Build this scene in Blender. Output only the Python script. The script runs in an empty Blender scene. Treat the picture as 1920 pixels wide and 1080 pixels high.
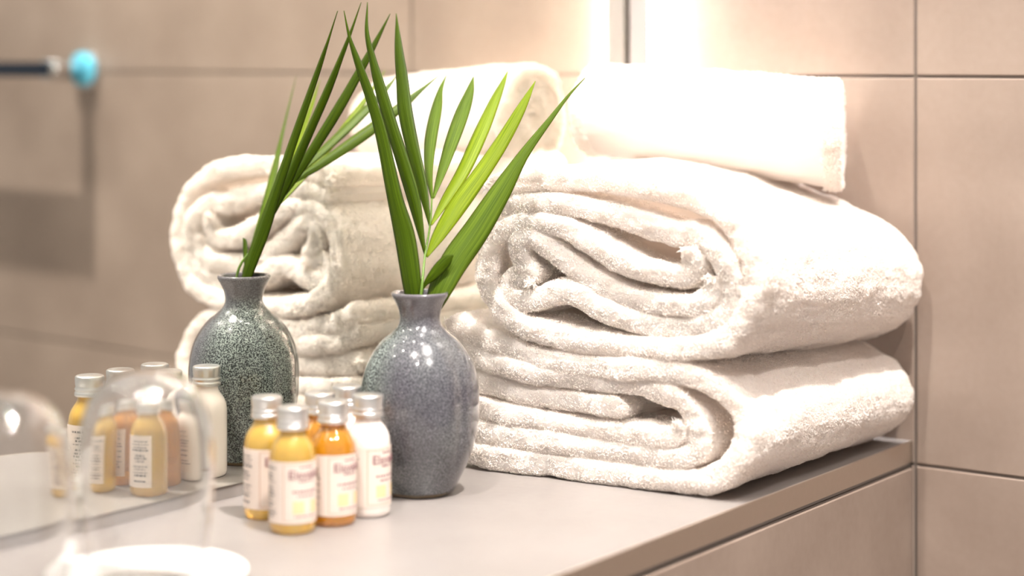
import bpy, math, random
import numpy as np

S = bpy.context.scene
COL = S.collection
RNG = np.random.default_rng(7)
random.seed(7)

# ------------------------------------------------------------------ camera
# room frame: x across the ledge away from the mirror, y towards the tiled end wall (y=0), z up from the ledge top
cam_d = bpy.data.cameras.new('camera')
cam = bpy.data.objects.new('camera', cam_d); COL.objects.link(cam)
cam.location = (0.9428, -1.5008, 0.309)
cam.rotation_euler = (math.radians(90), 0, math.radians(90 - 53.062))
cam_d.sensor_width = 36.0
cam_d.lens = 3761.5 * 36 / 1920
cam_d.shift_y = -425.98 / 1920
cam_d.clip_start = 0.02
cam_d.dof.use_dof = True
cam_d.dof.focus_distance = 1.49
cam_d.dof.aperture_fstop = 2.4
cam_d.dof.aperture_blades = 7
S.camera = cam

# ------------------------------------------------------------------ world, lights, exposure
W = bpy.data.worlds.new('room_light'); S.world = W; W.use_nodes = True
W.node_tree.nodes['Background'].inputs[0].default_value = (1.0, 0.94, 0.885, 1)
W.node_tree.nodes['Background'].inputs[1].default_value = 0.60
def lamp(name, loc, power, size, col=(1, .94, .88), aim=(0, 0, -1), spread=150):
    d = bpy.data.lights.new(name, 'AREA'); d.shape = 'DISK'; d.size = size; d.energy = power; d.color = col
    d.spread = math.radians(spread)
    o = bpy.data.objects.new(name, d); COL.objects.link(o); o.location = loc
    from mathutils import Vector
    o.rotation_euler = Vector(aim).to_track_quat('-Z', 'Y').to_euler()
    return o
lamp('ceiling_downlight', (0.20, -0.42, 1.95), 4, 0.05)
lamp('ceiling_downlight', (0.76, -0.57, 1.95), 58, 0.045)
lamp('ceiling_downlight', (0.35, -1.35, 1.95), 2.2, 0.06, aim=(-.25, 1.1, -1.8), spread=44)
lamp('ceiling_downlight', (0.95, -1.80, 1.95), 0.5, 0.06, aim=(-.85, 1.5, -1.8), spread=42)
lamp('ceiling_downlight', (1.50, -1.00, 1.95), 1.9, 0.06, aim=(-1.38, .62, -1.9), spread=46)
S.cycles.sample_clamp_indirect = 40
S.cycles.max_bounces = 16
S.cycles.diffuse_bounces = 10
S.cycles.transmission_bounces = 14
S.view_settings.view_transform = 'Standard'
S.view_settings.look = 'None'
S.view_settings.gamma = 1.0
S.view_settings.use_curve_mapping = False
S.view_settings.exposure = -0.08

# ------------------------------------------------------------------ helpers
def tag(o, label=None, cat=None, group=None, kind=None):
    if label: o['label'] = label
    if cat: o['category'] = cat
    if group: o['group'] = group
    if kind: o['kind'] = kind
    return o
def mesh_np(name, V, quads=None, tris=None, smooth=True):
    me = bpy.data.meshes.new(name)
    V = np.asarray(V, np.float32)
    q = np.zeros((0, 4), np.int32) if quads is None else np.asarray(quads, np.int32).reshape(-1, 4)
    t = np.zeros((0, 3), np.int32) if tris is None else np.asarray(tris, np.int32).reshape(-1, 3)
    me.vertices.add(len(V)); me.vertices.foreach_set('co', V.ravel())
    me.loops.add(q.size + t.size); me.loops.foreach_set('vertex_index', np.concatenate([q.ravel(), t.ravel()]))
    me.polygons.add(len(q) + len(t))
    st = np.concatenate([np.arange(len(q)) * 4, q.size + np.arange(len(t)) * 3]).astype(np.int32)
    me.polygons.foreach_set('loop_start', st)
    me.polygons.foreach_set('use_smooth', np.full(len(q) + len(t), smooth))
    me.update(calc_edges=True); me.validate()
    return me
def link(name, me, mats, parent=None, loc=(0, 0, 0), rz=0):
    o = bpy.data.objects.new(name, me); COL.objects.link(o)
    for m in (mats if isinstance(mats, (list, tuple)) else [mats]):
        if m and len(me.materials) < len(mats if isinstance(mats, (list, tuple)) else [mats]): me.materials.append(m)
    if parent: o.parent = parent
    o.location = loc; o.rotation_euler = (0, 0, rz)
    return o
def empty(name, loc, rz=0):
    o = bpy.data.objects.new(name, None); COL.objects.link(o); o.location = loc; o.rotation_euler = (0, 0, rz)
    o.empty_display_size = .02
    return o
class MB:
    def __init__(s): s.v = []; s.q = []; s.t = []; s.m = []
    def quad(s, a, b, c, d, m=0):
        n = len(s.v); s.v += [a, b, c, d]; s.q.append((n, n+1, n+2, n+3)); s.m.append(m)
    def hexa(s, P, m=0):          # 8 corners: bottom 0-3 ccw, top 4-7 ccw
        n = len(s.v); s.v += [tuple(p) for p in P]
        for f in ((0,3,2,1),(4,5,6,7),(0,1,5,4),(1,2,6,5),(2,3,7,6),(3,0,4,7)):
            s.q.append(tuple(n+i for i in f)); s.m.append(m)
    def box(s, x0, x1, y0, y1, z0, z1, m=0):
        s.hexa([(x0,y0,z0),(x1,y0,z0),(x1,y1,z0),(x0,y1,z0),(x0,y0,z1),(x1,y0,z1),(x1,y1,z1),(x0,y1,z1)], m)
    def mesh(s, name, smooth=False):
        me = mesh_np(name, s.v, s.q, None, smooth)
        return me
    def build(s, name, mats, parent=None, smooth=False, **k):
        me = s.mesh(name, smooth); o = link(name, me, mats, parent, **k)
        if any(s.m): me.polygons.foreach_set('material_index', s.m)
        return o
def bevel(o, w, seg=2):
    m = o.modifiers.new('bevel', 'BEVEL'); m.width = w; m.segments = seg; m.limit_method = 'ANGLE'; return o
def lathe(prof, n=64, fn=None, close_bottom=True):
    P = np.array(prof, float); a = np.linspace(0, 2*np.pi, n, endpoint=False)
    V = []
    for r, z in P:
        rr = np.full(n, r)
        if fn is not None: rr = rr * fn(a, z)
        V.append(np.stack([rr*np.cos(a), rr*np.sin(a), np.full(n, z)], 1))
    V = np.concatenate(V); k = len(P)
    i = np.arange(n); j = (i+1) % n
    Q = np.concatenate([np.stack([r*n+i, r*n+j, (r+1)*n+j, (r+1)*n+i], 1) for r in range(k-1)])
    return V, Q
def catmull(P, n):
    P = np.array(P, float); Q = np.vstack([2*P[0]-P[1], P, 2*P[-1]-P[-2]])
    out = []; seg = len(P)-1
    for t in np.linspace(0, seg, n):
        i = min(int(t), seg-1); u = t-i
        a, b, c, d = Q[i], Q[i+1], Q[i+2], Q[i+3]
        out.append(.5*((2*b)+(-a+c)*u+(2*a-5*b+4*c-d)*u*u+(-a+3*b-3*c+d)*u**3))
    return np.array(out)
def resample(P, step):
    D = catmull(P, len(P)*24); L = np.r_[0, np.cumsum(np.linalg.norm(np.diff(D, axis=0), axis=1))]
    n = max(4, int(L[-1]/step)); t = np.linspace(0, L[-1], n)
    return np.stack([np.interp(t, L, D[:, k]) for k in range(D.shape[1])], 1)
_w = [(RNG.normal(size=3), RNG.uniform(0, 6.28)) for _ in range(14)]
def snoise(P, freq):
    r = 0
    for d, ph in _w: r = r + np.sin(P @ (d/np.linalg.norm(d)*freq*(.6+.06*ph*2)) + ph)
    return r/ math.sqrt(14)
def tube(path, rad, n=10):
    P = np.array(path, float); V = []; k = len(P)
    T = np.gradient(P, axis=0); T /= np.linalg.norm(T, axis=1)[:, None]
    ref = np.array([0.31, .2, .93]); 
    for i in range(k):
        a = np.cross(T[i], ref); a /= np.linalg.norm(a); b = np.cross(T[i], a); r = rad[i] if hasattr(rad, '__len__') else rad
        for q in range(n):
            th = 2*math.pi*q/n; V.append(P[i]+r*(a*math.cos(th)+b*math.sin(th)))
    Q = [(i*n+q, i*n+(q+1) % n, (i+1)*n+(q+1) % n, (i+1)*n+q) for i in range(k-1) for q in range(n)]
    V += [P[0], P[-1]]; T3 = [(len(V)-2, (q+1) % n, q) for q in range(n)]+[(len(V)-1, (k-1)*n+q, (k-1)*n+(q+1) % n) for q in range(n)]
    return np.array(V), Q, T3

# ------------------------------------------------------------------ materials
def mat(name):
    m = bpy.data.materials.new(name); m.use_nodes = True
    return m, m.node_tree, m.node_tree.nodes['Principled BSDF']
def simple(name, col, rough=.5, metal=0, **k):
    m, nt, b = mat(name); b.inputs['Base Color'].default_value = (*col, 1); b.inputs['Roughness'].default_value = rough
    b.inputs['Metallic'].default_value = metal
    for kk, v in k.items(): b.inputs[kk.replace('_', ' ')].default_value = v
    return m
def N(nt, t, **k):
    n = nt.nodes.new(t)
    for a, v in k.items(): setattr(n, a, v)
    return n
def ramp(nt, stops):
    r = N(nt, 'ShaderNodeValToRGB'); e = r.color_ramp.elements
    while len(e) < len(stops): e.new(.5)
    for x, (p, c) in zip(e, stops): x.position = p; x.color = (*c, 1)
    return r
def tile_mat(name, c1, c2, rough=.42):
    m, nt, b = mat(name); L = nt.links
    g = N(nt, 'ShaderNodeNewGeometry')
    n1 = N(nt, 'ShaderNodeTexNoise'); n1.inputs['Scale'].default_value = 9; n1.inputs['Detail'].default_value = 5
    n2 = N(nt, 'ShaderNodeTexNoise'); n2.inputs['Scale'].default_value = 140; n2.inputs['Detail'].default_value = 4
    L.new(g.outputs['Position'], n1.inputs['Vector']); L.new(g.outputs['Position'], n2.inputs['Vector'])
    mx = N(nt, 'ShaderNodeMath', operation='MULTIPLY_ADD'); L.new(n2.outputs['Fac'], mx.inputs[0]); mx.inputs[1].default_value = .22
    L.new(n1.outputs['Fac'], mx.inputs[2])
    r = ramp(nt, [(.42, c1), (.80, c2)]); L.new(mx.outputs[0], r.inputs[0]); L.new(r.outputs[0], b.inputs['Base Color'])
    b.inputs['Roughness'].default_value = rough
    bp = N(nt, 'ShaderNodeBump'); bp.inputs['Strength'].default_value = .12; bp.inputs['Distance'].default_value = .001
    L.new(n2.outputs['Fac'], bp.inputs['Height']); L.new(bp.outputs[0], b.inputs['Normal'])
    return m
M_tile = tile_mat('beige_stone_tile', (.262, .197, .160), (.335, .260, .215))
M_grout = simple('grey_brown_grout', (.16, .13, .11), .9)
M_top = tile_mat('cream_stone_slab', (.215, .192, .180), (.262, .238, .226), .38)
M_floor = tile_mat('floor_stone', (.34, .28, .24), (.42, .36, .31))
def brushed(name, col, rough):
    m, nt, b = mat(name); b.inputs['Base Color'].default_value = (*col, 1); b.inputs['Metallic'].default_value = 1
    b.inputs['Roughness'].default_value = rough
    g = N(nt, 'ShaderNodeNewGeometry'); n = N(nt, 'ShaderNodeTexNoise'); n.inputs['Scale'].default_value = 260
    nt.links.new(g.outputs['Position'], n.inputs['Vector'])
    mr = N(nt, 'ShaderNodeMapRange'); mr.inputs['To Min'].default_value = rough-.06; mr.inputs['To Max'].default_value = rough+.1
    nt.links.new(n.outputs['Fac'], mr.inputs['Value']); nt.links.new(mr.outputs[0], b.inputs['Roughness'])
    return m
M_trim = brushed('brushed_steel_trim', (.66, .585, .51), .40)
M_alu = brushed('brushed_aluminium', (.80, .79, .78), .30)
M_chrome = simple('chrome', (.70, .72, .74), .06, 1)
M_blue = simple('painted_blue_reflection', (.10, .45, .62), .22)  # blue reflections on the chrome rosette, put into the base colour
M_dark = simple('dark_navy_metal', (.02, .03, .05), .25, .6)
M_cover = simple('pale_grey_lacquer', (.42, .385, .375), .5)
M_mirror = simple('mirror_silver', (.90, .905, .85), 0.0, 1)
def emit(name, col, s):
    m = bpy.data.materials.new(name); m.use_nodes = True; nt = m.node_tree; nt.nodes.clear()
    e = N(nt, 'ShaderNodeEmission'); e.inputs[0].default_value = (*col, 1); e.inputs[1].default_value = s
    o = N(nt, 'ShaderNodeOutputMaterial'); nt.links.new(e.outputs[0], o.inputs[0]); return m
M_led = emit('led_diffuser', (1, .975, .96), 330)
def terry(name, col):
    m = bpy.data.materials.new(name); m.use_nodes = True; nt = m.node_tree; nt.nodes.clear()
    d = N(nt, 'ShaderNodeBsdfDiffuse'); d.inputs[0].default_value = (*col, 1)
    t = N(nt, 'ShaderNodeBsdfTranslucent'); t.inputs[0].default_value = (*col, 1)
    x = N(nt, 'ShaderNodeMixShader'); x.inputs[0].default_value = .5
    o = N(nt, 'ShaderNodeOutputMaterial')
    nt.links.new(d.outputs[0], x.inputs[1]); nt.links.new(t.outputs[0], x.inputs[2]); nt.links.new(x.outputs[0], o.inputs[0])
    return m
M_terry = terry('white_terry_cotton', (.985, .95, .92))

# glaze: fine blue-grey speckle in front, coarse dark crackle on the side turned to the mirror
def glaze():
    m, nt, b = mat('speckled_grey_glaze'); L = nt.links
    tc = N(nt, 'ShaderNodeTexCoord'); sep = N(nt, 'ShaderNodeSeparateXYZ'); L.new(tc.outputs['Object'], sep.inputs[0])
    def noise(sc, det, rough=.5):
        n = N(nt, 'ShaderNodeTexNoise'); n.inputs['Scale'].default_value = sc; n.inputs['Detail'].default_value = det
        n.inputs['Roughness'].default_value = rough; L.new(tc.outputs['Object'], n.inputs['Vector']); return n
    n1 = noise(1150, 2, .6); n2 = noise(22, 3); n3 = noise(1080, 1.2)
    fine = ramp(nt, [(.40, (.042, .043, .050)), (.50, (.080, .080, .088)), (.62, (.19, .19, .198))]); L.new(n1.outputs['Fac'], fine.inputs[0])
    blot = ramp(nt, [(.35, (.78, .74, .82)), (.65, (1.0, 1.04, 1.02))]); L.new(n2.outputs['Fac'], blot.inputs[0])
    mul = N(nt, 'ShaderNodeMix', data_type='RGBA', blend_type='MULTIPLY'); mul.inputs[0].default_value = 1
    L.new(fine.outputs[0], mul.inputs[6]); L.new(blot.outputs[0], mul.inputs[7])
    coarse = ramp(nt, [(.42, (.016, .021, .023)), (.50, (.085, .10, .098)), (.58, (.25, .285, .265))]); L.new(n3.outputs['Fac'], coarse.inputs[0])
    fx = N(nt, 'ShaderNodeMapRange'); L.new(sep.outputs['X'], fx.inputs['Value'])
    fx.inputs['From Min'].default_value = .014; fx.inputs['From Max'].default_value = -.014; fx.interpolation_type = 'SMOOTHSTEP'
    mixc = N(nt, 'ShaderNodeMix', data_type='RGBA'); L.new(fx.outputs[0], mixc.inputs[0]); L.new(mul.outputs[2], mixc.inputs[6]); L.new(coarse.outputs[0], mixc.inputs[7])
    # plain brownish neck, raw clay foot
    nz = N(nt, 'ShaderNodeMapRange'); L.new(sep.outputs['Z'], nz.inputs['Value']); nz.inputs['From Min'].default_value = .118; nz.inputs['From Max'].default_value = .130
    nz.inputs['To Max'].default_value = .72
    mixn = N(nt, 'ShaderNodeMix', data_type='RGBA'); L.new(nz.outputs[0], mixn.inputs[0]); L.new(mixc.outputs[2], mixn.inputs[6]); mixn.inputs[7].default_value = (.115, .10, .115, 1)
    fz = N(nt, 'ShaderNodeMapRange'); L.new(sep.outputs['Z'], fz.inputs['Value']); fz.inputs['From Min'].default_value = .0035; fz.inputs['From Max'].default_value = .0025
    mixf = N(nt, 'ShaderNodeMix', data_type='RGBA'); L.new(fz.outputs[0], mixf.inputs[0]); L.new(mixn.outputs[2], mixf.inputs[6]); mixf.inputs[7].default_value = (.13, .09, .05, 1)
    L.new(mixf.outputs[2], b.inputs['Base Color'])
    b.inputs['Roughness'].default_value = .2; b.inputs['Coat Weight'].default_value = 1; b.inputs['Coat Roughness'].default_value = .05
    bp = N(nt, 'ShaderNodeBump'); bp.inputs['Strength'].default_value = .04; bp.inputs['Distance'].default_value = .0003
    L.new(n3.outputs['Fac'], bp.inputs['Height']); L.new(bp.outputs[0], b.inputs['Normal'])
    return m
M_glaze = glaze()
def leafmat(name, c1, c2, edge):
    m = bpy.data.materials.new(name); m.use_nodes = True; nt = m.node_tree; b = nt.nodes['Principled BSDF']; L = nt.links
    uv = N(nt, 'ShaderNodeUVMap'); mp = N(nt, 'ShaderNodeMapping'); mp.inputs['Scale'].default_value = (22, .35, 1); L.new(uv.outputs[0], mp.inputs[0])
    n = N(nt, 'ShaderNodeTexNoise'); n.inputs['Scale'].default_value = 1.6; n.inputs['Detail'].default_value = 3; L.new(mp.outputs[0], n.inputs['Vector'])
    r = ramp(nt, [(.36, c1), (.62, c2)]); L.new(n.outputs['Fac'], r.inputs[0])
    sp = N(nt, 'ShaderNodeSeparateXYZ'); L.new(uv.outputs[0], sp.inputs[0])
    r2 = ramp(nt, [(0, edge), (.07, (1, 1, 1)), (.46, (1, 1, 1)), (.5, (.75, .8, .6)), (.54, (1, 1, 1)), (.93, (1, 1, 1)), (1, edge)]); L.new(sp.outputs[0], r2.inputs[0])
    mu = N(nt, 'ShaderNodeMix', data_type='RGBA', blend_type='MULTIPLY'); mu.inputs[0].default_value = 1; L.new(r.outputs[0], mu.inputs[6]); L.new(r2.outputs[0], mu.inputs[7])
    L.new(mu.outputs[2], b.inputs['Base Color']); b.inputs['Roughness'].default_value = .42; b.inputs['Specular IOR Level'].default_value = .14
    t = N(nt, 'ShaderNodeBsdfTranslucent'); L.new(mu.outputs[2], t.inputs[0])
    x = N(nt, 'ShaderNodeMixShader'); x.inputs[0].default_value = .33; L.new(b.outputs[0], x.inputs[1]); L.new(t.outputs[0], x.inputs[2])
    L.new(x.outputs[0], nt.nodes['Material Output'].inputs[0])
    bp = N(nt, 'ShaderNodeBump'); bp.inputs['Strength'].default_value = .3; bp.inputs['Distance'].default_value = .0004; L.new(n.outputs['Fac'], bp.inputs['Height']); L.new(bp.outputs[0], b.inputs['Normal'])
    return m
M_leaf = [leafmat('leaf_deep_green', (.026, .052, .0005), (.070, .118, .001), (.5, .35, .2)),
          leafmat('leaf_mid_green', (.050, .095, .005), (.125, .190, .015), (.7, .55, .3)),
          leafmat('leaf_lime_green', (.11, .175, .004), (.25, .33, .014), (.8, .7, .3))]
M_stem = simple('stem_green', (.09, .17, .012), .45)
def amber(name, col, dens):
    m = bpy.data.materials.new(name); m.use_nodes = True; nt = m.node_tree; b = nt.nodes['Principled BSDF']
    b.inputs['Base Color'].default_value = (*col, 1); b.inputs['Roughness'].default_value = .06; b.inputs['IOR'].default_value = 1.45; b.inputs['Coat Weight'].default_value = 1; b.inputs['Coat Roughness'].default_value = .012; b.inputs['Coat IOR'].default_value = 1.9
    b.inputs['Transmission Weight'].default_value = dens
    return m
M_yellow = amber('yellow_bath_oil', (.95, .62, .11), .62)
M_orange = amber('orange_bath_oil', (.84, .36, .008), .62)
M_milk = simple('white_lotion_bottle', (.78, .70, .65), .18, Coat_Weight=1.0, Coat_Roughness=.02)
M_label = simple('printed_label_white', (.72, .62, .555), .45)
M_print = simple('printed_ink_rose', (.30, .13, .15), .6)
M_ink = simple('printed_ink_grey', (.10, .085, .09), .6)
M_motif = simple('printed_motif_yellow', (.80, .60, .34), .5)
M_line = simple('printed_border_line', (.55, .33, .22), .5)
M_glass = simple('clear_glass', (1, 1, 1), 0.008, 0, Transmission_Weight=1.0, IOR=1.5, Coat_Weight=1.0, Coat_IOR=1.5)
M_porc = simple('white_porcelain', (.90, .89, .88), .2)

# ------------------------------------------------------------------ room shell
MX, MA = -.0502, -.0359            # mirror plane: where it meets the end wall, and its small skew
nx, ny = math.cos(MA), math.sin(MA)         # mirror normal
dx_, dy_ = ny, -nx                           # along the mirror, away from the end wall  (dy_ < 0)
def mpt(s, off, z): return (MX+nx*off+dx_*s, ny*off+dy_*s, z)
def tiles(name, org, u, n, us, vs, parent=None, g=.0013, d=.004):
    """tile slabs with chamfered edges over a grout bed; u = direction along the wall, n = outward normal"""
    u = np.array(u, float); n = np.array(n, float); o = np.array(org, float); zz = np.array([0, 0, 1.])
    b = MB(); c = .0007
    for i in range(len(us)-1):
        for j in range(len(vs)-1):
            a0, a1, b0, b1 = us[i]+g, us[i+1]-g, vs[j]+g, vs[j+1]-g
            def P(a, z, h): return tuple(o+u*a+zz*z+n*h)
            F = [P(a0+c, b0+c, 0), P(a1-c, b0+c, 0), P(a1-c, b1-c, 0), P(a0+c, b1-c, 0)]
            G = [P(a0, b0, -c), P(a1, b0, -c), P(a1, b1, -c), P(a0, b1, -c)]
            H = [P(a0, b0, -d), P(a1, b0, -d), P(a1, b1, -d), P(a0, b1, -d)]
            b.quad(*F)
            for k in range(4):
                l = (k+1) % 4
                b.quad(G[k], G[l], F[l], F[k]); b.quad(H[k], H[l], G[l], G[k])
    def P(a, z, h): return tuple(o+u*a+zz*z+n*h)
    a0, a1, b0, b1 = us[0], us[-1], vs[0], vs[-1]
    b.hexa([P(a0, b0, -.03), P(a1, b0, -.03), P(a1, b0, -.0016), P(a0, b0, -.0016), P(a0, b1, -.03), P(a1, b1, -.03), P(a1, b1, -.0016), P(a0, b1, -.0016)], 1)
    return b.build(name, [M_tile, M_grout], parent)
ZS = [-.85, -.6503, -.3348, -.0193, .2962, .6117, .9272, 1.2427]
wb = tiles('wall_back', (0, 0, 0), (1, 0, 0), (0, -1, 0), [-.12, .2246, 1.1246, 1.9], ZS); tag(wb, kind='structure')
wl = tiles('wall_left', mpt(0, -.0062, 0), (dx_, dy_, 0), (nx, ny, 0), [-.0, .42, 1.02, 1.62, 2.1], ZS); tag(wl, kind='structure')
b = MB(); b.box(-.3, 2.0, -2.3, .03, -.90, -.85); fl = b.build('floor', [M_floor]); tag(fl, kind='structure')

# mirror on the left wall: a 5 mm glass sheet hung a centimetre above the ledge
b = MB()
b.hexa([mpt(.0035, -.005, .0095), mpt(1.9, -.005, .0095), mpt(1.9, 0, .0095), mpt(.0035, 0, .0095),
        mpt(.0035, -.005, 1.15), mpt(1.9, -.005, 1.15), mpt(1.9, 0, 1.15), mpt(.0035, 0, 1.15)])
mir = b.build('wall_mirror', [M_mirror]); tag(mir, 'large frameless mirror on the left wall just above the stone ledge', 'mirror')

b = MB(); b.hexa([mpt(.001, -.006, .0001), mpt(1.9, -.006, .0001), mpt(1.9, -.0004, .0001), mpt(.001, -.0004, .0001),
                   mpt(.001, -.006, .0088), mpt(1.9, -.006, .0088), mpt(1.9, -.0012, .0088), mpt(.001, -.0012, .0088)])
tr = b.build('trim_1', [M_top]); tag(tr, kind='structure')
# ledge: stone slab, steel edge trim, tiled apron
EX, ES = .2232, .0366
def ept(y, off, z): return (EX-ES*y+off, y, z)
ledge = empty('stone_ledge', (0, 0, 0)); tag(ledge, 'cream stone ledge with a steel edge trim, carrying towels, vase and bottles', 'ledge')
Y0, Y1 = -.001, -2.0
def slab(name, off0, off1, z0, z1, m, parent, left=None):
    b = MB()
    def L(y, z): return (left(y) if left else EX-ES*y+off0, y, z)
    b.hexa([L(Y1, z0), ept(Y1, off1, z0), ept(Y0, off1, z0), L(Y0, z0), L(Y1, z1), ept(Y1, off1, z1), ept(Y0, off1, z1), L(Y0, z1)])
    return b.build(name, m, parent)
slab('ledge_top', 0, -.0022, -.0200, 0, [M_top], ledge, left=lambda y: MX-.0052+math.tan(-MA)*y)
t = slab('edge_trim', -.0022, 0, -.0172, .0004, [M_trim], ledge); bevel(t, .0004)
slab('shadow_gap', -.012, -.004, -.0212, -.0172, [M_grout], ledge)
ap = tiles('ledge_apron', (EX, 0, 0), (ES/math.hypot(1, ES), -1/math.hypot(1, ES), 0), (1, ES, 0), [.0015, .6, 1.2, 2.0], [-.85, -.6503, -.3348, -.0207], ledge)

# LED wall light beside the mirror: lacquered cover in front, light comes out of its side
lamp_o = empty('wall_light', (-.0355, -.0, .5)); tag(lamp_o, 'vertical white LED light strip on the end wall beside the mirror', 'wall light')
b = MB(); b.box(-.0118, .0075, -.0095, -.0080, -.47, .6); b.box(-.0118, -.0060, -.0080, -.0005, -.47, .6)
bevel(b.build('lamp_cover', [M_cover], lamp_o), .0004)
b = MB(); b.box(-.0050, .0070, -.0078, -.0005, -.468, .598); b.build('light_diffuser', [M_led], lamp_o)

# ------------------------------------------------------------------ towels
UP = dict(
  A=[(0.0195,0.2144),(0.0433,0.2175),(0.0791,0.221),(0.1313,0.2204),(0.1765,0.2174),(0.2075,0.2076),(0.2267,0.191),(0.2369,0.1713),(0.2377,0.1483),(0.2267,0.1245),(0.2059,0.1114),(0.1732,0.1042),(0.1227,0.1022),(0.0791,0.1058),(0.0487,0.112),(0.0287,0.1246),(0.0176,0.141),(0.0167,0.1597),(0.0232,0.1756),(0.0396,0.1857),(0.0613,0.1894),(0.0844,0.1869),(0.1054,0.178),(0.1261,0.1677),(0.1482,0.1607),(0.1699,0.1574),(0.1855,0.1583),(0.1921,0.1675),(0.1864,0.1774)],
  B=[(0.0267,0.200),(0.0523,0.2029),(0.0791,0.2039),(0.1141,0.201),(0.1482,0.1941),(0.1732,0.1886),(0.1913,0.1886),(0.2042,0.1827),(0.2171,0.1659),(0.2211,0.1473),(0.2123,0.1308),(0.1913,0.122),(0.1649,0.1202),(0.1364,0.1234),(0.1141,0.1294),(0.0967,0.1374),(0.0774,0.1385),(0.0559,0.1302),(0.0378,0.1298),(0.0323,0.1388),(0.0433,0.1472),(0.0577,0.1449)],
  C=[(0.0604,0.1436),(0.0523,0.1523),(0.0455,0.1628),(0.046,0.1751),(0.0595,0.1773),(0.0774,0.1667),(0.0985,0.1542),(0.1227,0.1427),(0.1482,0.1372),(0.1732,0.1362),(0.1929,0.1382),(0.2059,0.1478),(0.2042,0.1594)])
LO = dict(
  A=[(-0.0144,0.1114),(0.0039,0.1025),(0.0279,0.0948),(0.0718,0.0864),(0.1283,0.0863),(0.1758,0.0887),(0.2036,0.0816),(0.2243,0.0658),(0.2308,0.0488),(0.2243,0.0283),(0.2062,0.0150),(0.1825,0.0106),(0.1557,0.0098),(0.1003,0.0098),(0.0573,0.0099),(0.0204,0.0104),(-0.0083,0.0125)],
  B=[(-0.0144,0.0986),(0.0129,0.0848),(0.05,0.0771),(0.0932,0.0752),(0.142,0.0757),(0.1691,0.0714),(0.1878,0.0612),(0.1944,0.0452),(0.1931,0.0325),(0.1732,0.0245),(0.142,0.0248),(0.1003,0.0257),(0.0573,0.0264),(0.0204,0.028),(-0.0113,0.0325)],
  C=[(-0.0144,0.0705),(0.0129,0.0652),(0.0544,0.06),(0.1003,0.058),(0.1255,0.0578),(0.1365,0.0577)],
  D=[(-0.0144,0.0501),(0.0129,0.0462),(0.0544,0.0426),(0.1003,0.0402),(0.142,0.0394),(0.1638,0.0398),(0.1785,0.0437),(0.1805,0.0534)])
def ribbon(path, t, a0, a1, na=34, ncap=8, wob=.0012, seed=0):
    """strip of thickness t swept along a 2-D path (p,q), extruded from a0 (front, may depend on p) to a1; returns V(local a,p,q), quads, outer flag"""
    P = resample(path, .0022); n = len(P)
    T = np.gradient(P, axis=0); T /= np.linalg.norm(T, axis=1)[:, None]; Nn = np.stack([-T[:, 1], T[:, 0]], 1)
    L = np.r_[0, np.cumsum(np.linalg.norm(np.diff(P, axis=0), axis=1))]
    h = np.full(n, t/2)
    e = np.minimum(L, L[-1]-L); m = e < t/2; h[m] = np.sqrt(np.maximum(1e-8, (t/2)**2-(t/2-e[m])**2))
    s = np.linspace(0, 1, na)**1.35          # finer near the front
    sec = []                                 # (side -1..1, along 0..1, capfrac)
    for k in range(na-1, -1, -1): sec.append((-1, s[k], 0))
    for k in range(1, ncap): th = -math.pi/2+math.pi*k/ncap; sec.append((math.sin(th), 0, math.cos(th)))
    for k in range(na): sec.append((1, s[k], 0))
    for k in range(1, ncap): th = math.pi/2-math.pi*k/ncap; sec.append((math.sin(th), 1, -math.cos(th)))
    sec = np.array(sec); K = len(sec)
    V = np.zeros((n, K, 3))
    A0 = a0(P[:, 0]) if callable(a0) else np.full(n, a0)
    ph = RNG.uniform(0, 6)
    A0 = A0+wob*np.sin(L*38+ph)+wob*.6*np.sin(L*91+ph*2)
    V[..., 0] = (A0+h)[:, None]*(1-sec[:, 1])+(a1-h)[:, None]*sec[:, 1]-(h[:, None]*.62*np.sign(sec[:, 2])*np.abs(sec[:, 2])**.62)
    V[..., 1] = P[:, 0][:, None]+Nn[:, 0][:, None]*h[:, None]*sec[:, 0]
    V[..., 2] = P[:, 1][:, None]+Nn[:, 1][:, None]*h[:, None]*sec[:, 0]
    i, k = np.meshgrid(np.arange(n-1), np.arange(K), indexing='ij'); k2 = (k+1) % K
    Q = np.stack([i*K+k, i*K+k2, (i+1)*K+k2, (i+1)*K+k], -1).reshape(-1, 4)
    return V.reshape(-1, 3), Q, np.broadcast_to(sec[:, 1], (n, K)).reshape(-1)
def vnormals(V, Q):
    a, b_, c, d = (V[Q[:, k]] for k in range(4)); fn = np.cross(c-a, d-b_)
    Nn = np.zeros_like(V)
    for k in range(4): np.add.at(Nn, Q[:, k], fn)
    return Nn/(np.linalg.norm(Nn, axis=1)[:, None]+1e-12), fn
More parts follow.
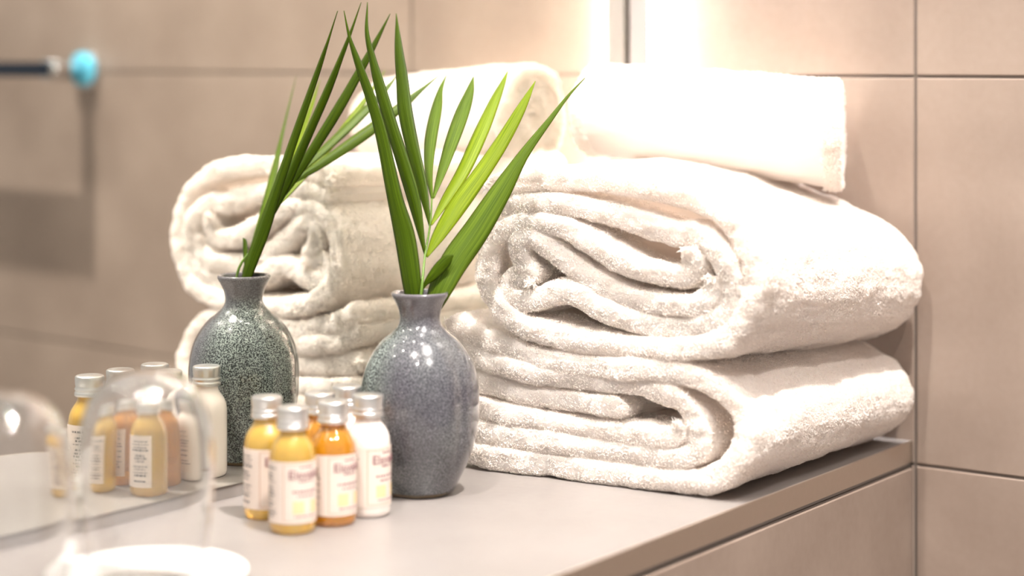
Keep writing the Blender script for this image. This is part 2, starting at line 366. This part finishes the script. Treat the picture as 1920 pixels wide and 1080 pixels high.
def add_tufts(V, Q, weight, count, length, width):
    """short looped pile: little tapered bent blades rooted on the surface"""
    Nn, fn = vnormals(V, Q); area = np.linalg.norm(fn, axis=1)/2
    w = area*weight; cdf = np.cumsum(w); f = np.searchsorted(cdf, RNG.uniform(0, cdf[-1], count)); f = np.minimum(f, len(Q)-1)
    u, v = RNG.uniform(size=(2, count, 1)); q = Q[f]
    R = (V[q[:, 0]]*(1-u)+V[q[:, 1]]*u)*(1-v)+(V[q[:, 3]]*(1-u)+V[q[:, 2]]*u)*v
    n = fn[f]/(np.linalg.norm(fn[f], axis=1)[:, None]+1e-12)
    clump = np.stack([snoise(R+.3*k, 420) for k in range(3)], 1)*.45
    d = n+RNG.normal(0, .38, (count, 3))+clump; d /= np.linalg.norm(d, axis=1)[:, None]
    d = np.where(((d*n).sum(1) < .15)[:, None], n, d)
    ln = length*RNG.uniform(.55, 1.25, (count, 1))
    side = np.cross(d, RNG.normal(size=(count, 3))); side /= np.linalg.norm(side, axis=1)[:, None]
    wd = width*RNG.uniform(.7, 1.3, (count, 1))
    bend = RNG.normal(0, .35, (count, 3)); bend[:, 2] -= .12
    M_ = R+d*ln*.55+bend*ln*.10; E_ = R+d*ln+bend*ln*.45
    R0 = R-n*length*.15
    T = np.stack([R0-side*wd/2, R0+side*wd/2, M_+side*wd*.5, M_-side*wd*.5, E_], 1).reshape(-1, 3)
    o = len(V)+np.arange(count)*5
    return np.concatenate([V, T]), np.concatenate([Q, np.stack([o, o+1, o+2, o+3], 1)]), np.stack([o+3, o+2, o+4], 1)
def towel(name, strips, t, count, length, label, maps, front, a1, group, recess, vis):
    Vs, Qs, Ws = [], [], []; off = 0
    for k, (key, path) in enumerate(strips.items()):
        V, Q, al = ribbon(path, t if not isinstance(t, dict) else t[key], (lambda r: (lambda p: front(p)+r))(recess.get(key, 0)), a1)
        Vs.append(V); Qs.append(Q+off); off += len(V)
        Ws.append(vis(key, V[Q[:, 0]], al[Q[:, 0]], V, Q))
    V = np.concatenate(Vs); Q = np.concatenate(Qs); w = np.concatenate(Ws)
    V = maps(V)
    Nn, _ = vnormals(V, Q)
    V = V+Nn*((snoise(V, 95)*.0011+snoise(V+3, 260)*.00065+snoise(V+7, 640)*.0005)[:, None])
    V, Q, T3 = add_tufts(V, Q, w, count, length, .00105)
    V[:, 2] = np.maximum(V[:, 2], .0004)
    o = link(name, mesh_np(name, V, Q, T3), [M_terry])
    tag(o, label, 'towel', group)
    return o
def big_map(V):
    a, p, q = V[:, 0], V[:, 1], V[:, 2]
    t = np.clip((a+.31)/.3, 0, 1); sx = np.clip((p-.05)/.15, 0, 1); sx = sx*sx*(3-2*sx)
    z = q*(1-.17*t*sx); x = p*(1-.03*t*np.clip(p/.2, 0, 1))
    return np.stack([x, a, z], 1)
CEN = {}
def big_vis(cx, cz, outer_keys):
    def f(key, C, al, V, Q):
        a, b_, c, d = (V[Q[:, k]] for k in range(4)); fn = np.cross(c-a, d-b_); fn /= np.linalg.norm(fn, axis=1)[:, None]+1e-12
        out = (fn[:, 1]*(C[:, 1]-cx)+fn[:, 2]*(C[:, 2]-cz)*2.2)
        w = np.where(al < .06, 1.0, np.where(al < .12, .35, 0.0))          # pile at the front end of every layer
        if key in outer_keys:
            lim = (np.abs((C[:, 1]-cx)/.10)**2+np.abs((C[:, 2]-cz)/outer_keys[key])**2) > .62
            keep = (out > 0.006) & lim & (al < 1)
            w = np.where(keep, np.maximum(w, 1.0), w)
        return w
    return f
front = lambda p: -.310+.0866*p
towel('bath_towel', LO, dict(A=.0182, B=.0186, C=.0182, D=.0164), 190000, .0047,
      'folded thick white terry bath towel lying directly on the stone ledge', big_map, front, -.012, 'bath towels in the stack',
      dict(A=0, B=.001, C=.003, D=.002), big_vis(.105, .05, {'A': .045}))
towel('bath_towel', UP, dict(A=.0180, B=.0182, C=.0182), 230000, .0047,
      'rolled thick white bath towel in the middle of the stack, its spiral end facing out', big_map, front, -.012, 'bath towels in the stack',
      dict(A=0, B=.0015, C=.002), big_vis(.125, .16, {'A': .06}))
# small rolled towel on top, its axis running along the end wall
def spiral(R, pitch, turns, ph):
    P = []
    for k in range(int(turns*16)+1):
        a = k/16*2*math.pi; r = R-pitch*a/(2*math.pi)
        if r < .003: break
        P.append((-r*math.sin(a+ph), r*math.cos(a+ph)*(1.0)))
    return P
def roll_map(V):
    a, p, q = V[:, 0], V[:, 1], V[:, 2]
    u = (a+.0215)/.21
    y = -.103+.045*u+p*(1+.10*u)
    return np.stack([a-.55*p*np.clip(u, 0, 1)**2, y, .2655-.0190*u+q*(1+.14*u)], 1)
def roll_vis(key, C, al, V, Q):
    r = np.hypot(C[:, 1], C[:, 2])
    return np.where(r > .040, 1.0, np.where((al < .05) | (al > .97), .8, 0.0))
towel('hand_towel', dict(A=spiral(.0395, .0098, 4.2, 3.7)), .0094, 90000, .0030,
      'small tightly rolled white hand towel lying on top of the towel stack', roll_map, lambda p: -.0215+0*p, .1885, None, {}, roll_vis)

# ------------------------------------------------------------------ vase with palm frond
VX, VY = .0266, -.3921
pr = [(0,.0008),(52,-4.5),(60,-3.5),(64,2),(66,5),(73,18),(83,38),(94,63),(104,93),(109.5,123),(111.5,153),(111.5,183),(108.5,210),(101,237),(88,262),(71,283),(56,295),(46,304.5),(40.5,312),(37.8,321),(38.5,331),(42,344),(47.5,356),(52.3,364),(54,369),(53,372.5),(49,373),(44.5,369),(38,356),(32,342),(30,325),(31,310),(34,300)]
prof = [(r/2618, max(z, -3)/2618+.0012) for r, z in pr]
prof = [(max(r, .0003), z) for r, z in prof]
dense = resample(prof, .0016)
dense = np.vstack([[(.0003, .0004)], dense[dense[:, 1] >= 0]])
def flute(a, z):
    env = np.clip((z-.012)/.03, 0, 1)*np.clip((.118-z)/.03, 0, 1)
    g = 0
    for c in (-.10, 1.15, 2.45, 3.75, 4.15+.35):
        dd = (a-c+np.pi) % (2*np.pi)-np.pi; g = g+np.exp(-(dd/.13)**2)
    return 1-.035*env*g
V_, Q_ = lathe(dense, 160, flute)
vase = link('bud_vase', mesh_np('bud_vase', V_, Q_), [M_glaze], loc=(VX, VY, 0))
tag(vase, 'speckled grey-blue glazed ceramic bud vase with a flared neck, standing before the towels', 'vase')

LEAVES = [
 [(0.022,-0.3956,0.1432,0.00649),(0.0097,-0.3899,0.1796,0.0077),(-0.0025,-0.3868,0.2097,0.00582),(-0.0184,-0.3819,0.2519,0.0047),(-0.0294,-0.38,0.2771,0.00393),(-0.0438,-0.379,0.3066,0.00277),(-0.0531,-0.3781,0.3265,0.00119),(-0.0604,-0.3759,0.3465,0.00024)],
 [(0.0225,-0.3812,0.1689,0.00077),(0.006,-0.3745,0.2055,0.00467),(-0.0074,-0.3708,0.2322,0.0051),(-0.0215,-0.3675,0.2593,0.00474),(-0.0353,-0.364,0.2867,0.00438),(-0.0463,-0.3605,0.3106,0.0028),(-0.0545,-0.3571,0.3307,0.00161),(-0.0595,-0.3502,0.3535,0.00024)],
 [(0.0198,-0.3724,0.189,0.00077),(0.004,-0.363,0.2166,0.00392),(-0.0141,-0.3535,0.2471,0.00516),(-0.0278,-0.3452,0.2726,0.00561),(-0.0374,-0.3369,0.2945,0.00485),(-0.0481,-0.328,0.3188,0.00326),(-0.0585,-0.3176,0.3456,0.00025)],
 [(0.0163,-0.3657,0.2078,0.00078),(-0.0048,-0.3449,0.2272,0.00357),(-0.0246,-0.3194,0.2498,0.00568),(-0.0403,-0.2937,0.2714,0.00538),(-0.05,-0.2752,0.2864,0.00251),(-0.0564,-0.2578,0.2988,0.00021)],
 [(0.017,-0.3653,0.2086,0.00078),(0.0088,-0.3465,0.2258,0.00355),(-0.0005,-0.3242,0.2465,0.00561),(-0.0091,-0.3011,0.2679,0.0061),(-0.0149,-0.2838,0.2839,0.00412),(-0.0198,-0.2703,0.297,0.00033)],
 [(0.0202,-0.3717,0.1897,0.00077),(0.018,-0.3541,0.2057,0.00352),(0.0158,-0.33,0.2272,0.00516),(0.0115,-0.3037,0.2542,0.00564),(0.0079,-0.2812,0.278,0.00409),(0.0062,-0.2675,0.2921,0.00206),(0.0051,-0.2591,0.3011,0.00025)],
 [(0.0238,-0.381,0.1674,0.00077),(0.0261,-0.3704,0.183,0.00464),(0.0313,-0.3533,0.2054,0.00662),(0.0376,-0.336,0.2263,0.00588),(0.0436,-0.318,0.2494,0.00513),(0.0485,-0.3015,0.2728,0.00358),(0.0524,-0.2873,0.2938,0.00024)],
 [(0.036,-0.385,0.1417,0.00764),(0.0401,-0.3736,0.1628,0.00959),(0.0487,-0.3565,0.187,0.00926),(0.0572,-0.339,0.2135,0.00738),(0.0658,-0.3214,0.2402,0.00391),(0.0763,-0.3026,0.2654,0.00197),(0.0838,-0.2893,0.283,0.00099),(0.091,-0.2777,0.2963,0.0002)],
 [(0.0278,-0.39,0.1454,0.00076),(0.0336,-0.3857,0.1557,0.00344),(0.0406,-0.3804,0.1653,0.00382),(0.0452,-0.3769,0.1699,0.00038)],
]
LM = [0, 0, 0, 1, 1, 2, 2, 1, 0]
frond = empty('palm_frond', (VX, VY, .10)); tag(frond, 'green palm frond with narrow pointed leaflets standing in the grey vase', 'palm leaf')
O_ = np.array([VX, VY, .10])
rp = catmull([(.0290, -.3940, .100), (.0303, -.3965, .13), (.0300, -.3935, .1500), (.0225, -.3812, .1689), (.0195, -.3719, .1890), (.0165, -.3660, .2085)], 24)-O_
v, q, t3 = tube(rp, np.linspace(.0013, .0006, 24), 8)
link('frond_stem', mesh_np('frond_stem', v, q, t3), [M_stem], frond)
bn = np.array([.20, -.98, .0]); bn /= np.linalg.norm(bn)
for li, (pts, mi) in enumerate(zip(LEAVES, LM)):
    pts = list(pts)
    if li == 0: pts = [(.0262, -.3935, .118, .0022)] + pts
    if li == 7: pts = [(.0305, -.3905, .118, .0022)] + pts
    if li == 8: pts = [(.0300, -.3935, .128, .0012)] + pts
    C = catmull([p for p in pts], 46); C[:, 3] = np.maximum(C[:, 3]*1.12, .0001)
    T = np.gradient(C[:, :3], axis=0); T /= np.linalg.norm(T, axis=1)[:, None]
    Wd = np.cross(T, bn); Wd /= np.linalg.norm(Wd, axis=1)[:, None]; Nn = np.cross(Wd, T)
    sec = [(-1, 0), (-.66, .16), (-.33, .28), (0, .42), (.33, .28), (.66, .16), (1, 0)]
    nk = len(sec); V = []; UV = []
    for i in range(len(C)):
        for k, (x, hgt) in enumerate(sec):
            V.append(C[i, :3]+Wd[i]*C[i, 3]*x-Nn[i]*C[i, 3]*(.42-hgt)*.9*(1 if li % 2 else .8)-O_); UV.append(((x+1)/2, i/45*6))
    Q = [(i*nk+k, i*nk+k+1, (i+1)*nk+k+1, (i+1)*nk+k) for i in range(len(C)-1) for k in range(nk-1)]
    me = mesh_np('leaflet', V, Q); uvl = me.uv_layers.new(name='UVMap')
    idx = np.zeros(len(me.loops), np.int32); me.loops.foreach_get('vertex_index', idx)
    uvl.data.foreach_set('uv', np.array(UV, np.float32)[idx].ravel())
    o = link('leaflet', me, [M_leaf[mi]], frond)
    s = o.modifiers.new('thick', 'SOLIDIFY'); s.thickness = .00028; s.offset = 0

# ------------------------------------------------------------------ amenity bottles
BR = .0154
def text_mesh(s, size, squash=1.0):
    c = bpy.data.curves.new('t', 'FONT'); c.body = s; c.size = size; c.align_x = 'CENTER'; c.resolution_u = 3; c.extrude = .00006
    o = bpy.data.objects.new('t', c); COL.objects.link(o)
    dg = bpy.context.evaluated_depsgraph_get(); me = bpy.data.meshes.new_from_object(o.evaluated_get(dg))
    bpy.data.objects.remove(o); bpy.data.curves.remove(c)
    return me
def wrap(me, R, z0, a0):
    for v in me.vertices:
        x, y, z = v.co; a = a0+x/R; r = R+z+.00008; v.co = (r*math.cos(a), r*math.sin(a), z0+y)
    return me
def patch(b, R, a0, a1, z0, z1, n=6):
    for i in range(n):
        p, q = a0+(a1-a0)*i/n, a0+(a1-a0)*(i+1)/n
        b.quad((R*math.cos(p), R*math.sin(p), z0), (R*math.cos(q), R*math.sin(q), z0), (R*math.cos(q), R*math.sin(q), z1), (R*math.cos(p), R*math.sin(p), z1))
T_brand = wrap(text_mesh('Elsyakir', .0084), BR+.00045, .0368, 0); T_brand.materials.append(M_print)
T_top = wrap(text_mesh('MAISON', .0022), BR+.00035, .0447, 0)
def words(b, R, z, a0, a1, h, rng):
    a = a0
    while a < a1:
        w = rng.uniform(.05, .2); e = min(a+w, a1); patch(b, R, a, e, z, z+h, 2); a = e+.05
BP = [(r, z) for r, z in [(.0003,.0012),(.0105,.0010),(.0128,.0),(.0143,.0006),(.0151,.0022),(.0154,.0045),(.0154,.046),(.01525,.0500),(.0146,.0538),(.0133,.0572),(.0115,.0600),(.0098,.0622),(.0089,.0640),(.0086,.0660),(.0086,.0690),(.0003,.0692)]]
CP = [(.0003,.0672),(.0104,.0672),(.0108,.0676),(.0108,.0694),(.0105,.0700),(.01005,.0704),(.01005,.0710),(.0105,.0716),(.0107,.0722),(.0105,.0728),(.01005,.0733),(.01005,.0745),(.0102,.0752),(.0104,.0790),(.0104,.0806),(.0100,.0814),(.0092,.0818),(.0003,.0818)]
lr = random.Random(3)
def bottle(loc, mbody, label, facing):
    t = empty('toiletry_bottle', (*loc, 0), facing); tag(t, label, 'bottle', 'toiletry bottles beside the vase')
    V, Q = lathe(BP, 56); o = link('bottle_body', mesh_np('bottle_body', V, Q), [mbody], t)
    V, Q = lathe(CP, 56, lambda a, z: 1+(.006*np.cos(a*40) if .0745 < z < .0800 else 0)); c = link('screw_cap', mesh_np('screw_cap', V, Q), [M_alu], t)
    R = BR+.00025
    b = MB(); patch(b, R, -2.5, 1.38, .0075, .0478, 48); lab = b.build('front_label', [M_label], t, smooth=True)
    b = MB(); patch(b, R+.0001, -1.02, -.99, .0095, .0462, 1); patch(b, R+.0001, 1.0, 1.03, .0095, .0462, 1); patch(b, R+.0001, -1.02, 1.03, .0460, .0463, 24); patch(b, R+.0001, -1.02, 1.03, .0093, .0096, 24)
    b.build('label_border', [M_line], lab, smooth=True)
    link('brand_lettering', T_brand, [None], lab)
    b = MB()
    for z, h, hw in ((.0436, .0010, .3), (.0345, .0010, .34), (.0277, .0013, .62), (.0249, .0010, .42), (.0118, .0009, .55)): words(b, R+.0001, z, -hw, hw, h, lr)
    b.build('small_print', [M_print], lab, smooth=True)
    b = MB(); patch(b, R+.0001, -.62, -.12, .0140, .0222, 6); patch(b, R+.0001, .22, .62, .0140, .0222, 6); b.build('label_motif', [M_motif], lab, smooth=True)
    b = MB(); z = .0425; bc = -1.86
    while z > .011:
        hw = lr.uniform(.25, .5); words(b, R+.0001, z, bc-hw, bc+hw, lr.choice([.0007, .0009, .0013]), lr); z -= lr.choice([.0022, .0025, .0042])
    b.build('small_print', [M_ink], lab, smooth=True)
    return t
bottle((-.0085, -.5125), M_yellow, 'yellow oil bottle with silver cap, leftmost of the bottles, behind the front one', -.10)
bottle((.0344, -.5326), M_yellow, 'yellow oil bottle with silver cap, frontmost of the six bottles', -.20)
bottle((.0105, -.4800), M_orange, 'orange oil bottle with silver cap, hidden behind the front two bottles', .1)
bottle((.0407, -.5000), M_orange, 'orange oil bottle with silver cap, between the front yellow bottle and the white one', -.02)
bottle((.0060, -.4470), M_milk, 'white lotion bottle with silver cap at the back of the group', .15)
bottle((.0425, -.4665), M_milk, 'white lotion bottle with silver cap, standing right beside the vase', .12)

# ------------------------------------------------------------------ upturned glasses and saucer
def tumbler(loc, h, r, label, group=None, z0=0):
    oc = [(.80, 0), (.86, .08), (.93, .24), (.985, .42), (1.0, .56), (.97, .70), (.88, .82), (.74, .905), (.52, .965), (.28, .992), (.01, 1.0)]
    O1 = resample([(a*r, b_*h) for a, b_ in oc], .003)
    I1 = resample([(max(a*r-.0013, .0001), b_*(h-.0022)) for a, b_ in oc], .003)
    rim = [(O1[0][0]-.0003, -.0003), (O1[0][0]-.0010, -.0003)]
    P = list(map(tuple, I1[::-1]))+rim[::-1]+list(map(tuple, O1))
    P = [(a, max(b_, -.0)+.0003) for a, b_ in P]
    V, Q = lathe(P, 96)
    o = link('drinking_glass', mesh_np('drinking_glass', V, Q), [M_glass], loc=(*loc, z0)); tag(o, label, 'glass', 'upturned drinking glasses')
    return o
SX, SY = .0600, -.6830
b_prof = [(.0003, .0004), (.030, .0004), (.032, .0016), (.045, .0030), (.0560, .0062), (.0580, .0078), (.0574, .0086), (.0550, .0078), (.044, .0048), (.031, .0034), (.0003, .0034)]
V, Q = lathe(resample(b_prof, .0015), 96)
sa = link('saucer', mesh_np('saucer', V, Q), [M_porc], loc=(SX, SY, 0)); tag(sa, 'round white porcelain saucer under the upturned glass beside the bottles', 'saucer')
tumbler((.0765, -.7010), .1265, .0392, 'clear upturned drinking glass on the white saucer, the one nearer the bottles', z0=.0046)
tumbler((.0758, -.8055), .1320, .0400, 'clear upturned drinking glass at the left edge, standing on the bare ledge')

# ------------------------------------------------------------------ towel holder on the end wall (seen in the mirror)
hx, hz = .7427, .2992
th = empty('towel_rail', (hx, 0, hz)); tag(th, 'chrome and dark wall towel rail on a round rosette, seen mirrored at upper left', 'towel rail')
def discy(b_r, y0, y1, r2=None):
    prof = [(.0003, 0), (b_r, 0), (b_r, abs(y1-y0)*.8), (b_r*.92, abs(y1-y0)), (.0003, abs(y1-y0))]
    V, Q = lathe(prof, 48); V = np.stack([V[:, 0], y0-V[:, 2], V[:, 1]], 1); return V, Q
V, Q = discy(.0225, 0, -.004); o = link('rosette', mesh_np('rosette', V, Q), [M_chrome], th)
V, Q = discy(.0195, -.004, -.013); link('rosette_cap', mesh_np('rosette_cap', V, Q), [M_blue], th)
V, Q = discy(.0125, -.010, -.060); o = link('post', mesh_np('post', V, Q), [M_chrome], th)
b = MB(); b.box(-.010, .45, -.071, -.048, -.0085, .0085); bevel(b.build('rail_bar', [M_dark], th), .002)
